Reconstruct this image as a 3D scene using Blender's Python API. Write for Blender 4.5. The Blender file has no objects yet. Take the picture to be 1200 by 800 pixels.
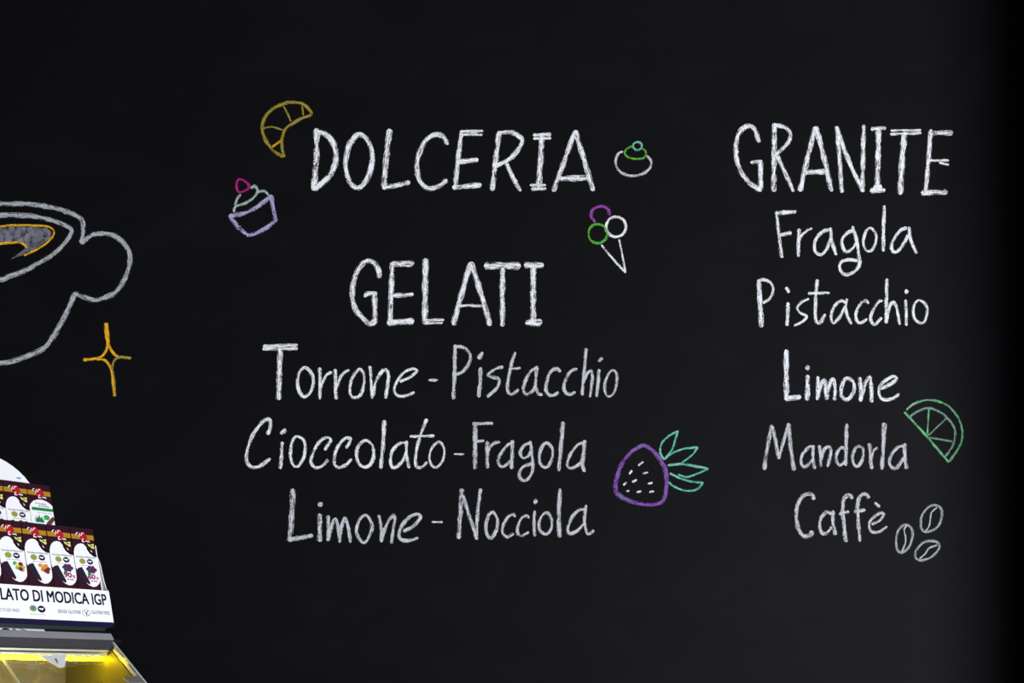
import bpy, bmesh, math, random
from mathutils import Vector, Matrix
from mathutils.geometry import tessellate_polygon
random.seed(7)
scene = bpy.context.scene
col = scene.collection

# ------------------------------------------------------------------ camera, light, exposure
CAM_H = 1.25                       # eye height
WALL_Y = 3.10                      # distance of the blackboard wall
F = 35.0 / 36.0 * 1200.0           # focal length on the 1200 px frame
K = WALL_Y / F                     # metres on the wall per tracing unit
cam = bpy.data.cameras.new('camera'); cam.lens = 35; cam.sensor_width = 36
cam.shift_y = 400.0 / 1200.0       # shift lens: upright wall, horizon on the lower frame edge
cam.clip_start = 0.05
cam_o = bpy.data.objects.new('camera', cam); col.objects.link(cam_o)
cam_o.location = (0, 0, CAM_H); cam_o.rotation_euler = (math.radians(90), 0, 0)
scene.camera = cam_o

w = bpy.data.worlds.new('world'); scene.world = w; w.use_nodes = True
bg = w.node_tree.nodes['Background']
bg.inputs[0].default_value = (0.80, 0.88, 1.0, 1); bg.inputs[1].default_value = 0.30

def area(name, loc, target, size, size_y, energy, color):
    l = bpy.data.lights.new(name, 'AREA'); l.shape = 'RECTANGLE'
    l.size = size; l.size_y = size_y; l.energy = energy; l.color = color
    o = bpy.data.objects.new(name, l); col.objects.link(o); o.location = loc
    o.rotation_euler = (Vector(target) - Vector(loc)).to_track_quat('-Z', 'Y').to_euler()
    return o
# daylight through the shop front, at the far end of the room behind and to the right of the viewer
area('shop_front_window_offscreen', (4.15, -2.85, 1.55), (0.0, 3.1, 2.0), 2.3, 2.2, 590, (0.97, 0.98, 1.0))

vs = scene.view_settings
vs.view_transform = 'Standard'; vs.look = 'None'; vs.gamma = 1.0; vs.use_curve_mapping = False
vs.exposure = 0.0

# ------------------------------------------------------------------ materials
def srgb(r, g, b):
    f = lambda c: (c/255/12.92 if c/255 <= 0.04045 else ((c/255+0.055)/1.055)**2.4)
    return (f(r), f(g), f(b), 1)
MATS = {}
def mat(name, color, rough=0.6, metal=0.0, noise=0.0, nscale=60.0, spec=0.5, bump=0.0):
    if name in MATS: return MATS[name]
    m = bpy.data.materials.new(name); m.use_nodes = True
    nt = m.node_tree; b = nt.nodes['Principled BSDF']
    b.inputs['Roughness'].default_value = rough; b.inputs['Metallic'].default_value = metal
    b.inputs['Specular IOR Level'].default_value = spec
    tc = nt.nodes.new('ShaderNodeTexCoord'); nz = nt.nodes.new('ShaderNodeTexNoise')
    nz.inputs['Scale'].default_value = nscale; nz.inputs['Detail'].default_value = 3
    nt.links.new(tc.outputs['Object'], nz.inputs['Vector'])
    mx = nt.nodes.new('ShaderNodeMix'); mx.data_type = 'RGBA'
    mx.inputs[6].default_value = tuple(c*(1-noise) for c in color[:3]) + (1,)
    mx.inputs[7].default_value = tuple(min(1, c*(1+noise)) for c in color[:3]) + (1,)
    nt.links.new(nz.outputs['Fac'], mx.inputs[0]); nt.links.new(mx.outputs[2], b.inputs['Base Color'])
    if bump:
        bp = nt.nodes.new('ShaderNodeBump'); bp.inputs['Strength'].default_value = bump
        bp.inputs['Distance'].default_value = 0.002
        nt.links.new(nz.outputs['Fac'], bp.inputs['Height']); nt.links.new(bp.outputs[0], b.inputs['Normal'])
    MATS[name] = m; return m

def board_material():
    """black chalkboard paint: faint wiped dust smears, satin sheen"""
    m = bpy.data.materials.new('blackboard_paint'); m.use_nodes = True
    nt = m.node_tree; L = nt.links; N = nt.nodes; b = N['Principled BSDF']
    tc = N.new('ShaderNodeTexCoord')
    mp = N.new('ShaderNodeMapping'); mp.inputs['Scale'].default_value = (1.0, 1.0, 1.7)
    mp.inputs['Rotation'].default_value = (0, 0.3, 0)
    L.new(tc.outputs['Object'], mp.inputs['Vector'])
    n1 = N.new('ShaderNodeTexNoise'); n1.inputs['Scale'].default_value = 2.3; n1.inputs['Detail'].default_value = 6
    n1.inputs['Distortion'].default_value = 1.2
    L.new(mp.outputs[0], n1.inputs['Vector'])
    r1 = N.new('ShaderNodeMapRange'); r1.inputs['From Min'].default_value = 0.50; r1.inputs['From Max'].default_value = 0.80
    L.new(n1.outputs['Fac'], r1.inputs['Value'])
    mx = N.new('ShaderNodeMix'); mx.data_type = 'RGBA'
    mx.inputs[6].default_value = (0.0044, 0.0045, 0.0056, 1); mx.inputs[7].default_value = (0.0062, 0.0062, 0.0090, 1)
    L.new(r1.outputs[0], mx.inputs[0]); L.new(mx.outputs[2], b.inputs['Base Color'])
    b.inputs['Roughness'].default_value = 0.62; b.inputs['Specular IOR Level'].default_value = 0.05
    n2 = N.new('ShaderNodeTexNoise'); n2.inputs['Scale'].default_value = 180
    L.new(tc.outputs['Object'], n2.inputs['Vector'])
    bp = N.new('ShaderNodeBump'); bp.inputs['Strength'].default_value = 0.15; bp.inputs['Distance'].default_value = 0.001
    L.new(n2.outputs['Fac'], bp.inputs['Height']); L.new(bp.outputs[0], b.inputs['Normal'])
    return m

def chalk(name, c1, c2=None, gain=1.0):
    """chalk rubbed on the board: grainy, streaked along the stroke, fading at its edges"""
    if name in MATS: return MATS[name]
    c2 = c2 or c1
    m = bpy.data.materials.new(name); m.use_nodes = True
    nt = m.node_tree; N = nt.nodes; L = nt.links; N.clear()
    out = N.new('ShaderNodeOutputMaterial'); mixs = N.new('ShaderNodeMixShader')
    tr = N.new('ShaderNodeBsdfTransparent'); df = N.new('ShaderNodeBsdfDiffuse'); df.inputs['Roughness'].default_value = 1
    L.new(tr.outputs[0], mixs.inputs[1]); L.new(df.outputs[0], mixs.inputs[2]); L.new(mixs.outputs[0], out.inputs[0])
    uv = N.new('ShaderNodeUVMap'); uv.uv_map = 'UVMap'
    sp = N.new('ShaderNodeSeparateXYZ'); L.new(uv.outputs[0], sp.inputs[0])
    def mth(op, a, b=None, c=None):
        n = N.new('ShaderNodeMath'); n.operation = op
        for i, x in enumerate((a, b, c)):
            if x is None: continue
            if isinstance(x, (int, float)): n.inputs[i].default_value = x
            else: L.new(x, n.inputs[i])
        return n.outputs[0]
    e = mth('ABSOLUTE', mth('MULTIPLY_ADD', sp.outputs[1], 2.0, -1.0))
    e4 = mth('POWER', e, 2.6)
    tc = N.new('ShaderNodeTexCoord')
    g = N.new('ShaderNodeTexNoise'); g.inputs['Scale'].default_value = 300; g.inputs['Detail'].default_value = 3
    g.inputs['Roughness'].default_value = 0.7
    L.new(tc.outputs['Object'], g.inputs['Vector'])
    cb = N.new('ShaderNodeCombineXYZ')
    L.new(mth('MULTIPLY', sp.outputs[0], 3.5), cb.inputs[0]); L.new(mth('MULTIPLY', sp.outputs[1], 6.0), cb.inputs[1])
    s = N.new('ShaderNodeTexNoise'); s.inputs['Scale'].default_value = 1.0; s.inputs['Detail'].default_value = 3
    L.new(cb.outputs[0], s.inputs['Vector'])
    big = N.new('ShaderNodeTexNoise'); big.inputs['Scale'].default_value = 22; big.inputs['Detail'].default_value = 2
    L.new(tc.outputs['Object'], big.inputs['Vector'])
    # coverage
    v = mth('MULTIPLY_ADD', g.outputs['Fac'], 1.7, -0.17)
    v = mth('ADD', v, mth('MULTIPLY_ADD', s.outputs['Fac'], 2.6, -1.3))
    v = mth('ADD', v, mth('MULTIPLY_ADD', big.outputs['Fac'], 1.1, -0.55))
    fine = N.new('ShaderNodeTexNoise'); fine.inputs['Scale'].default_value = 620; fine.inputs['Detail'].default_value = 1
    L.new(tc.outputs['Object'], fine.inputs['Vector'])
    v = mth('ADD', v, mth('MULTIPLY', mth('MULTIPLY_ADD', fine.outputs['Fac'], 3.4, -1.7), mth('MULTIPLY_ADD', e, 0.85, 0.12)))
    v = mth('SUBTRACT', v, mth('MULTIPLY', e4, 0.85))
    mr = N.new('ShaderNodeMapRange'); mr.interpolation_type = 'SMOOTHSTEP'
    mr.inputs['From Min'].default_value = 0.0; mr.inputs['From Max'].default_value = 0.92
    mr.inputs['To Max'].default_value = gain
    L.new(v, mr.inputs['Value']); L.new(mr.outputs[0], mixs.inputs[0])
    mx = N.new('ShaderNodeMix'); mx.data_type = 'RGBA'
    mx.inputs[6].default_value = c1; mx.inputs[7].default_value = c2
    rr = N.new('ShaderNodeMapRange'); rr.inputs['From Min'].default_value = 0.35; rr.inputs['From Max'].default_value = 0.65
    L.new(big.outputs['Fac'], rr.inputs['Value']); L.new(rr.outputs[0], mx.inputs[0]); L.new(mx.outputs[2], df.inputs[0])
    MATS[name] = m; return m

def glass_material():
    m = bpy.data.materials.new('clear_glass'); m.use_nodes = True
    nt = m.node_tree; N = nt.nodes; L = nt.links; N.clear()
    out = N.new('ShaderNodeOutputMaterial'); mx = N.new('ShaderNodeMixShader')
    tr = N.new('ShaderNodeBsdfTransparent'); tr.inputs[0].default_value = (0.95, 0.97, 0.95, 1)
    gl = N.new('ShaderNodeBsdfGlossy'); gl.inputs['Roughness'].default_value = 0.03
    lw = N.new('ShaderNodeLayerWeight'); lw.inputs[0].default_value = 0.5
    pw = N.new('ShaderNodeMath'); pw.operation = 'POWER'; pw.inputs[1].default_value = 5
    fr = N.new('ShaderNodeMath'); fr.operation = 'MULTIPLY_ADD'; fr.inputs[1].default_value = 0.9; fr.inputs[2].default_value = 0.03
    L.new(lw.outputs['Facing'], pw.inputs[0]); L.new(pw.outputs[0], fr.inputs[0])
    L.new(fr.outputs[0], mx.inputs[0]); L.new(tr.outputs[0], mx.inputs[1]); L.new(gl.outputs[0], mx.inputs[2])
    L.new(mx.outputs[0], out.inputs[0]); return m

def emission(name, color, strength):
    m = bpy.data.materials.new(name); m.use_nodes = True
    nt = m.node_tree; N = nt.nodes; N.clear()
    out = N.new('ShaderNodeOutputMaterial'); e = N.new('ShaderNodeEmission')
    e.inputs[0].default_value = color; e.inputs[1].default_value = strength
    nt.links.new(e.outputs[0], out.inputs[0]); return m

# ------------------------------------------------------------------ helpers
def link(name, me, m, parent=None):
    o = bpy.data.objects.new(name, me); col.objects.link(o)
    if m: me.materials.append(m)
    if parent: o.parent = parent
    return o
def mesh(name, verts, faces):
    me = bpy.data.meshes.new(name); me.from_pydata(verts, [], faces); me.update(); return me
def tag(o, label, cat, group=None):
    o['label'] = label; o['category'] = cat
    if group: o['group'] = group
    return o
def empty(name, loc, rot=(0, 0, 0)):
    o = bpy.data.objects.new(name, None); col.objects.link(o); o.location = loc; o.rotation_euler = rot
    o.empty_display_size = 0.05; return o
def boxmesh(name, lo, hi, bevel=0.0):
    bm = bmesh.new(); bmesh.ops.create_cube(bm, size=1)
    for v in bm.verts: v.co = Vector([(lo[i]+hi[i])/2 + v.co[i]*(hi[i]-lo[i]) for i in range(3)])
    if bevel: bmesh.ops.bevel(bm, geom=bm.edges[:], offset=bevel, segments=2, affect='EDGES')
    me = bpy.data.meshes.new(name); bm.to_mesh(me); bm.free(); return me
def prism(name, poly, a, b, to3):
    """extrude polygon poly (2D) between a and b; to3(x, y, h) -> 3D"""
    n = len(poly); vs_ = [to3(x, y, a) for x, y in poly] + [to3(x, y, b) for x, y in poly]
    tris = tessellate_polygon([[Vector((x, y, 0)) for x, y in poly]])
    fs = [tuple(t) for t in tris] + [tuple(i+n for i in reversed(t)) for t in tris]
    fs += [(i, (i+1) % n, n+(i+1) % n, n+i) for i in range(n)]
    bm = bmesh.new(); me = mesh(name, vs_, fs); bm.from_mesh(me); bmesh.ops.recalc_face_normals(bm, faces=bm.faces[:])
    bm.to_mesh(me); bm.free(); return me
def text_mesh(name, body, align='LEFT', bold=0.0):
    cu = bpy.data.curves.new(name, 'FONT'); cu.body = body; cu.size = 1; cu.align_x = align; cu.resolution_u = 3
    o = bpy.data.objects.new(name, cu); col.objects.link(o)
    dg = bpy.context.evaluated_depsgraph_get()
    me = bpy.data.meshes.new_from_object(o.evaluated_get(dg)); bpy.data.objects.remove(o); bpy.data.curves.remove(cu)
    if bold:                       # heavier weight: the outline repeated with small shifts
        vv = [v.co.copy() for v in me.vertices]; ff = [tuple(p.vertices) for p in me.polygons]; V2 = []; F2 = []
        for dx, dy in ((-bold, -bold*0.6), (-bold, bold*0.6), (0, 0), (bold, -bold*0.6), (bold, bold*0.6)):
            F2 += [tuple(i+len(V2) for i in f_) for f_ in ff]; V2 += [(c.x+dx, c.y+dy, 0) for c in vv]
        me = mesh(name, V2, F2)
    return me
def bounds(me):
    xs = [v.co.x for v in me.vertices]; ys = [v.co.y for v in me.vertices]
    return min(xs), max(xs), min(ys), max(ys)

# ------------------------------------------------------------------ the setting
BOARD = board_material()
def struct(name, me, m):
    o = link(name, me, m); o['kind'] = 'structure'; return o
struct('wall_back', boxmesh('wall_back', (-4.2, WALL_Y, 0), (1.70, WALL_Y+0.12, 3.7)), BOARD)
# unseen wall stub, added to keep the daylight off the last strip of the board
struct('shade_wall_right', boxmesh('shade_wall_right', (1.70, WALL_Y-0.58, 0), (1.82, WALL_Y+0.12, 3.7)), BOARD)
struct('floor', boxmesh('floor', (-4.2, -3.0, -0.1), (4.2, WALL_Y+0.12, 0)), mat('floor_tile', srgb(70, 66, 62), 0.4, noise=0.15, nscale=5))
struct('ceiling', boxmesh('ceiling', (-4.2, -3.0, 3.7), (4.2, WALL_Y+0.12, 3.8)), mat('ceiling_paint', srgb(60, 60, 62), 0.9, noise=0.05))

# ------------------------------------------------------------------ chalk strokes
WHITE = chalk('white_chalk', srgb(248, 248, 250), srgb(236, 238, 243))
SOFT = chalk('soft_white_chalk', srgb(232, 232, 236), srgb(212, 213, 220), 0.93)
GREY = chalk('thin_grey_chalk', srgb(215, 219, 223), srgb(195, 200, 206), 0.80)
YEL = chalk('yellow_chalk', srgb(255, 205, 40), srgb(235, 182, 48), 1.0)
OLIVE = chalk('dull_yellow_chalk', srgb(205, 178, 52), srgb(168, 158, 80), 0.80)
PINK = chalk('pink_chalk', srgb(225, 45, 150), srgb(180, 50, 140), 0.9)
LAV = chalk('lavender_chalk', srgb(205, 196, 240), srgb(185, 178, 215), 0.9)
MINTW = chalk('pale_mint_chalk', srgb(205, 220, 215), srgb(190, 205, 200), 0.8)
GREEN = chalk('green_chalk', srgb(125, 205, 50), srgb(95, 185, 95), 0.9)
TEAL = chalk('teal_chalk', srgb(115, 222, 196), srgb(145, 205, 195), 0.95)
PURP = chalk('purple_chalk', srgb(165, 98, 205), srgb(145, 118, 185), 0.9)
VIOL = chalk('violet_chalk', srgb(185, 85, 195), srgb(155, 90, 180), 0.9)
GLIME = chalk('greyish_lime_chalk', srgb(150, 200, 175), srgb(150, 185, 172), 0.85)
LIME = chalk('lime_chalk', srgb(120, 215, 150), srgb(145, 195, 165), 0.95)

def wall_pt(px, py, h):
    return Vector(((px-600)*K, WALL_Y-h, CAM_H+(800-py)*K))
def catmull(P, closed, n):
    out = []; N = len(P); rng = range(N if closed else N-1)
    for i in rng:
        g = (lambda j: P[j % N]) if closed else (lambda j: P[max(0, min(N-1, j))])
        p0, p1, p2, p3 = g(i-1), g(i), g(i+1), g(i+2)
        for k in range(n):
            t = k/n
            out.append(tuple(0.5*((2*p1[a])+(-p0[a]+p2[a])*t+(2*p0[a]-5*p1[a]+4*p2[a]-p3[a])*t*t
                             + (-p0[a]+3*p1[a]-3*p2[a]+p3[a])*t**3) for a in (0, 1)))
    if not closed: out.append(P[-1])
    return out
LAYER = [0]
def ribbon(bm, uvl, pts, wd, closed):
    """one chalk stroke, in wall tracing units; slightly crowned strip lying on the board"""
    if len(pts) == 1:                                   # a dab
        pts = [(pts[0][0]-0.05*wd, pts[0][1]), (pts[0][0]+0.05*wd, pts[0][1])]
    S = catmull(pts, closed, 7) if len(pts) > 2 else [tuple(pts[0][a]+(pts[1][a]-pts[0][a])*k/8 for a in (0, 1)) for k in range(9)]
    # resample evenly
    if closed: S = S+[S[0]]
    L = [0]
    for a, b in zip(S, S[1:]): L.append(L[-1]+math.dist(a, b))
    tot = L[-1]; ext = 0 if closed else 0.30*wd; step = 1.1
    n = max(6, int((tot+2*ext)/step)); R = []; j = 0
    for i in range(n+1):
        s = -ext+(tot+2*ext)*i/n
        if s <= 0:
            q = 0; k = s/max(1e-6, L[1]-L[0]); 
        elif s >= tot:
            q = len(S)-2; k = 1+(s-tot)/max(1e-6, L[-1]-L[-2])
        else:
            while L[j+1] < s: j += 1
            q = j; k = (s-L[j])/max(1e-6, L[j+1]-L[j])
        R.append((S[q][0]+(S[q+1][0]-S[q][0])*k, S[q][1]+(S[q+1][1]-S[q][1])*k, s))
    LAYER[0] = (LAYER[0]+1) % 12
    h0 = 0.0006+0.00012*LAYER[0]; u0 = random.uniform(0, 50); rows = []
    ph = random.uniform(0, 6); ph2 = random.uniform(0, 6)
    m = len(R)
    for i, (x, y, s) in enumerate(R):
        if closed: a, b = R[(i-1) % (m-1)], R[(i+1) % (m-1)]
        else: a, b = R[max(0, i-1)], R[min(m-1, i+1)]
        tx, ty = b[0]-a[0], b[1]-a[1]; ll = math.hypot(tx, ty) or 1; nx, ny = -ty/ll, tx/ll
        f = 1.0
        if not closed:
            dd = min(s+ext, tot+ext-s)/(0.42*wd)
            if dd < 1: f = max(0.32, math.sqrt(max(0, 1-(1-dd)**2.6)))
        hw = wd*0.5*f*(1.0+0.09*math.sin(s*0.23+ph)+0.05*math.sin(s*0.71+ph2))
        if closed: hw = wd*0.5*(1.0+0.12*math.sin(s/tot*6.2832*2+ph))
        row = []
        for c, hh in ((-1, 0), (0, 0.0005), (1, 0)):
            row.append((bm.verts.new(wall_pt(x+nx*hw*c, y+ny*hw*c, h0+hh)), (u0+s*K*10, (c+1)/2)))
        rows.append(row)
    for r0, r1 in zip(rows, rows[1:]):
        for c in (0, 1):
            q = [r0[c], r0[c+1], r1[c+1], r1[c]]
            try: fc = bm.faces.new([v for v, _ in q])
            except ValueError: continue
            for lp, (_, uvv) in zip(fc.loops, q): lp[uvl].uv = uvv
            fc.smooth = True
def strokes_mesh(name, R, strokes, fat=1.12):
    x0, y0, sc = R; bm = bmesh.new(); uvl = bm.loops.layers.uv.new('UVMap')
    for st in strokes:
        wd, pts = st[0], st[1]; closed = len(st) > 2
        ribbon(bm, uvl, [(x0+p[0]/sc, y0+p[1]/sc) for p in pts], wd/sc*fat, closed)
    bmesh.ops.recalc_face_normals(bm, faces=bm.faces[:])
    me = bpy.data.meshes.new(name); bm.to_mesh(me); bm.free(); return me
def chalk_thing(name, label, cat, parts, group=None):
    """parts: (part name, sheet, strokes, material)"""
    built = [(p[0], strokes_mesh(p[0], p[1], p[2]), p[3]) for p in parts]
    lo = Vector((1e9, 1e9, 1e9)); hi = -lo
    for _, me, _ in built:
        for v in me.vertices:
            for a in range(3): lo[a] = min(lo[a], v.co[a]); hi[a] = max(hi[a], v.co[a])
    base = Vector(((lo.x+hi.x)/2, WALL_Y, lo.z))
    for _, me, _ in built:
        me.transform(Matrix.Translation(-base))
    if len(built) == 1:
        o = link(name, built[0][1], built[0][2]); o.location = base
    else:
        o = empty(name, base)
        for n, me, m in built: link(n, me, m, o)
    return tag(o, label, cat, group)
def word(label, letters, m=WHITE):
    return chalk_thing('chalk_word', label, 'chalk word', [('letter', R, st, m) for R, st in letters], 'chalk words of the menu')

# tracing sheets: (left, top, enlargement) on the wall
A = (350, 130, 6.667); B = (520, 130, 6.667); C_ = (400, 290, 8); D = (520, 290, 8)
word('tall white chalk heading DOLCERIA between the croissant and the iced bun drawings', [
 (A, [(44, [(142,150),(137,380),(118,608)]), (44, [(150,166),(200,176),(260,230),(292,330),(280,430),(230,520),(130,608)])]),
 (A, [(40, [(465,185),(530,220),(572,320),(570,430),(530,540),(470,600),(410,570),(372,470),(370,360),(400,260)], 1)]),
 (A, [(44, [(708,155),(682,400),(668,600)]), (36, [(665,600),(760,585),(860,560)])]),
 (A, [(38, [(1160,255),(1130,205),(1080,185),(1010,215),(955,300),(925,420),(940,530),(985,595),(1040,605),(1100,585),(1150,545)])]),
 (B, [(36, [(140,170),(115,350),(88,605)]), (26, [(135,163),(300,160)]), (20, [(135,185),(298,188)]), (40, [(125,400),(258,385)]), (38, [(80,598),(283,580)])]),
 (B, [(40, [(430,178),(405,400),(378,612)]), (35, [(430,172),(520,166),(590,200),(612,245),(560,330),(500,385),(408,430)]), (33, [(485,395),(540,520),(597,620)])]),
 (B, [(26, [(705,188),(832,184)]), (22, [(705,216),(832,214)]), (42, [(768,200),(755,400),(742,600)]), (26, [(682,580),(790,582)]), (28, [(690,612),(792,608)])]),
 (B, [(38, [(1022,172),(940,400),(858,620)]), (40, [(1028,165),(1085,350),(1165,615)]), (44, [(910,530),(1115,525)])]),
])
word('white chalk heading GELATI above the list of ice cream flavours', [
 (C_, [(48, [(358,275),(340,195),(300,140),(250,128),(190,165),(135,260),(107,380),(107,500),(140,590),(200,665),(270,722)]), (48, [(275,718),(310,690),(314,600),(310,445)]), (36, [(222,455),(250,432),(325,432)])]),
 (C_, [(48, [(480,155),(468,400),(458,700)]), (54, [(485,155),(665,152)]), (40, [(495,450),(665,440)]), (54, [(445,705),(665,690)])]),
 (C_, [(54, [(790,120),(786,400),(782,705)]), (30, [(785,682),(955,680)]), (24, [(785,710),(945,708)])]),
 (D, [(50, [(250,155),(170,430),(92,715)]), (50, [(258,150),(340,400),(432,720)]), (30, [(150,550),(250,542),(358,552)])]),
 (D, [(66, [(400,172),(700,170)]), (48, [(552,205),(550,450),(550,725)])]),
 (D, [(58, [(772,165),(918,165)]), (50, [(842,180),(838,450),(838,690)]), (70, [(788,705),(900,700)])]),
])
E_ = (300, 390, 8.889); F_ = (410, 390, 8.889); G = (520, 390, 8.889); H = (630, 390, 8.889)
word('white chalk word Torrone opening the first line under GELATI', [
 (E_, [(36, [(85,140),(425,128)]), (36, [(80,168),(425,162)]), (58, [(252,185),(242,450),(238,680)])]),
 (E_, [(36, [(515,362),(578,420),(598,510),(570,610),(505,668),(450,610),(432,510),(455,410)], 1)]),
 (E_, [(36, [(665,372),(668,550),(665,682)]), (28, [(680,570),(702,500),(740,435),(785,412)])]),
 (E_, [(40, [(828,390),(832,550),(835,682)]), (30, [(848,560),(872,480),(915,417),(965,390)])]),
 (F_, [(32, [(100,377),(145,430),(147,530),(110,645),(45,675),(5,635),(5,540),(40,440)], 1)]),
 (F_, [(32, [(210,355),(222,500),(235,675)]), (38, [(240,650),(270,510),(330,405),(378,387),(403,450),(390,560),(375,672)])]),
 (F_, [(32, [(528,505),(620,465),(690,412),(692,384),(650,377),(580,402),(500,490),(462,590),(490,648),(560,658),(620,643),(665,620)])]),
])
word('white chalk word Pistacchio ending the first line under GELATI', [
 (G, [(40, [(118,135),(113,400),(100,680)]), (37, [(120,142),(200,152),(265,205),(280,260),(250,340),(200,400),(140,432)])]),
 (G, [(44, [(368,262),(398,212)]), (46, [(385,375),(378,520),(365,658)])]),
 (G, [(34, [(610,357),(540,375),(460,440),(500,460),(570,480),(575,530),(530,600),(458,662)])]),
 (G, [(36, [(742,210),(700,350),(665,530),(670,610),(710,640),(772,597)]), (30, [(685,375),(792,370)])]),
 (G, [(34, [(965,368),(905,400),(850,500),(832,590),(860,640),(925,605),(958,540)]), (34, [(970,355),(960,470),(955,560),(985,630),(1020,645)])]),
 (H, [(37, [(233,398),(195,372),(140,400),(100,490),(85,590),(120,645),(165,650),(208,622)])]),
 (H, [(35, [(403,377),(350,395),(300,470),(272,560),(290,620),(340,640),(385,620)])]),
 (H, [(35, [(505,170),(485,400),(462,642)]), (32, [(475,520),(510,440),(555,392),(570,450),(560,560),(545,662)])]),
 (H, [(38, [(640,290),(668,268)]), (36, [(640,390),(628,530),(615,658)])]),
 (H, [(29, [(790,390),(825,440),(818,560),(785,640),(735,663),(700,610),(705,510),(745,420)], 1)]),
], SOFT)
I_ = (280, 480, 10); J = (390, 480, 8); K_ = (530, 480, 10); L_ = (600, 480, 8.889)
word('white chalk word Cioccolato opening the second line under GELATI', [
 (I_, [(44, [(340,280),(370,200),(365,125),(310,122),(220,210),(140,350),(100,480),(95,600),(150,670),(240,665),(310,620),(362,582)])]),
 (I_, [(54, [(500,272),(538,240)]), (44, [(510,390),(500,540),(488,682)])]),
 (I_, [(37, [(675,312),(750,345),(778,440),(755,570),(690,663),(630,640),(605,540),(615,420),(640,340)], 1)]),
 (I_, [(38, [(1010,465),(1050,400),(1078,352),(1040,327),(970,350),(900,440),(850,560),(850,630),(900,678),(970,660),(1038,592)])]),
 (J, [(32, [(130,355),(165,290),(150,262),(100,280),(40,360),(15,450),(20,520),(70,538),(130,510),(172,468)])]),
 (J, [(33, [(305,287),(365,330),(385,420),(355,510),(300,538),(250,510),(222,430),(240,340)], 1)]),
 (J, [(38, [(485,110),(470,330),(450,542)])]),
 (J, [(32, [(690,312),(630,317),(560,380),(540,470),(560,538),(610,528),(660,470),(688,400)]), (30, [(692,300),(690,420),(715,538)])]),
 (J, [(32, [(878,95),(840,190),(800,320),(775,450),(785,530),(830,543),(877,497)]), (27, [(730,250),(945,245)])]),
 (J, [(25, [(1005,305),(1045,370),(1035,460),(985,535),(935,530),(905,460),(920,380),(960,320)], 1)]),
])
word('white chalk word Fragola on the second line under GELATI, near the strawberry drawing', [
 (K_, [(42, [(248,168),(465,158)]), (52, [(268,180),(268,420),(265,680)]), (42, [(280,375),(360,362)])]),
 (K_, [(44, [(410,382),(412,520),(412,672)]), (36, [(425,480),(450,425),(500,387),(550,380)])]),
 (K_, [(38, [(700,387),(640,420),(560,530),(537,610),(580,668),(640,640),(690,590)]), (46, [(705,370),(700,520),(695,682)])]),
 (L_, [(34, [(190,345),(130,370),(85,440),(110,500),(160,490),(195,440)]), (34, [(190,335),(205,450),(215,560),(205,660),(150,733),(90,720),(75,660),(120,592),(210,562)])]),
 (L_, [(35, [(370,347),(420,410),(415,510),(380,585),(330,598),(290,550),(290,450),(325,370)], 1)]),
 (L_, [(44, [(530,138),(510,380),(488,625)])]),
 (L_, [(34, [(740,345),(680,370),(610,460),(575,560),(600,608),(660,593),(720,550)]), (42, [(755,330),(740,500),(728,560),(752,638)])]),
], SOFT)
M = (325, 560, 8.889); N_ = (430, 560, 8.889); O = (530, 560, 8.889); P_ = (600, 560, 8.889)
word('white chalk word Limone opening the last line under GELATI', [
 (M, [(58, [(165,130),(150,400),(132,645)]), (46, [(125,642),(358,600)])]),
 (M, [(66, [(448,275)]), (48, [(442,385),(444,520),(442,648)])]),
 (M, [(40, [(530,400),(535,520),(530,645)]), (36, [(532,640),(565,500),(600,422),(620,455),(640,560),(650,662)]), (36, [(652,640),(672,500),(705,412),(730,480),(750,580),(760,662)])]),
 (M, [(35, [(925,387),(975,450),(985,530),(940,640),(895,673),(840,610),(825,540),(860,430)], 1)]),
 (N_, [(37, [(125,395),(150,520),(150,658)]), (35, [(152,655),(190,520),(270,387),(290,430),(270,560),(255,675)])]),
 (N_, [(38, [(388,550),(470,510),(550,430),(555,390),(510,377),(440,410),(370,490),(335,580),(350,635),(430,653),(525,627)])]),
], SOFT)
word('white chalk word Nocciola at the end of the last line under GELATI', [
 (O, [(46, [(98,125),(85,350),(68,620)]), (38, [(112,180),(180,400),(255,630)]), (36, [(295,120),(265,350),(252,615)])]),
 (O, [(36, [(425,357),(470,430),(460,540),(405,628),(360,580),(352,480),(380,390)], 1)]),
 (O, [(34, [(653,397),(635,377),(580,410),(530,490),(525,570),(570,613),(632,582)])]),
 (P_, [(33, [(172,412),(150,390),(100,420),(62,500),(60,570),(100,598),(167,567)])]),
 (P_, [(56, [(245,245)]), (35, [(235,350),(230,480),(235,598)])]),
 (P_, [(33, [(365,362),(415,440),(405,530),(355,583),(295,550),(280,470),(315,390)], 1)]),
 (P_, [(46, [(500,125),(488,370),(495,605)])]),
 (P_, [(35, [(750,327),(690,337),(610,430),(580,540),(610,578),(690,540),(745,470)]), (34, [(770,290),(755,420),(765,520),(795,583),(848,552)])]),
], SOFT)
DG = 'chalk dashes between flavours'
chalk_thing('chalk_dash', 'short white chalk dash between Torrone and Pistacchio', 'chalk dash', [('dash', F_, [(25, [(828,493),(910,493)])], WHITE)], DG)
chalk_thing('chalk_dash', 'short white chalk dash between Cioccolato and Fragola', 'chalk dash', [('dash', K_, [(23, [(25,520),(132,525)])], WHITE)], DG)
chalk_thing('chalk_dash', 'short white chalk dash between Limone and Nocciola', 'chalk dash', [('dash', N_, [(23, [(682,458),(785,458)])], WHITE)], DG)
Q = (850, 130, 7.273); R_ = (980, 130, 7.273)
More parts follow.
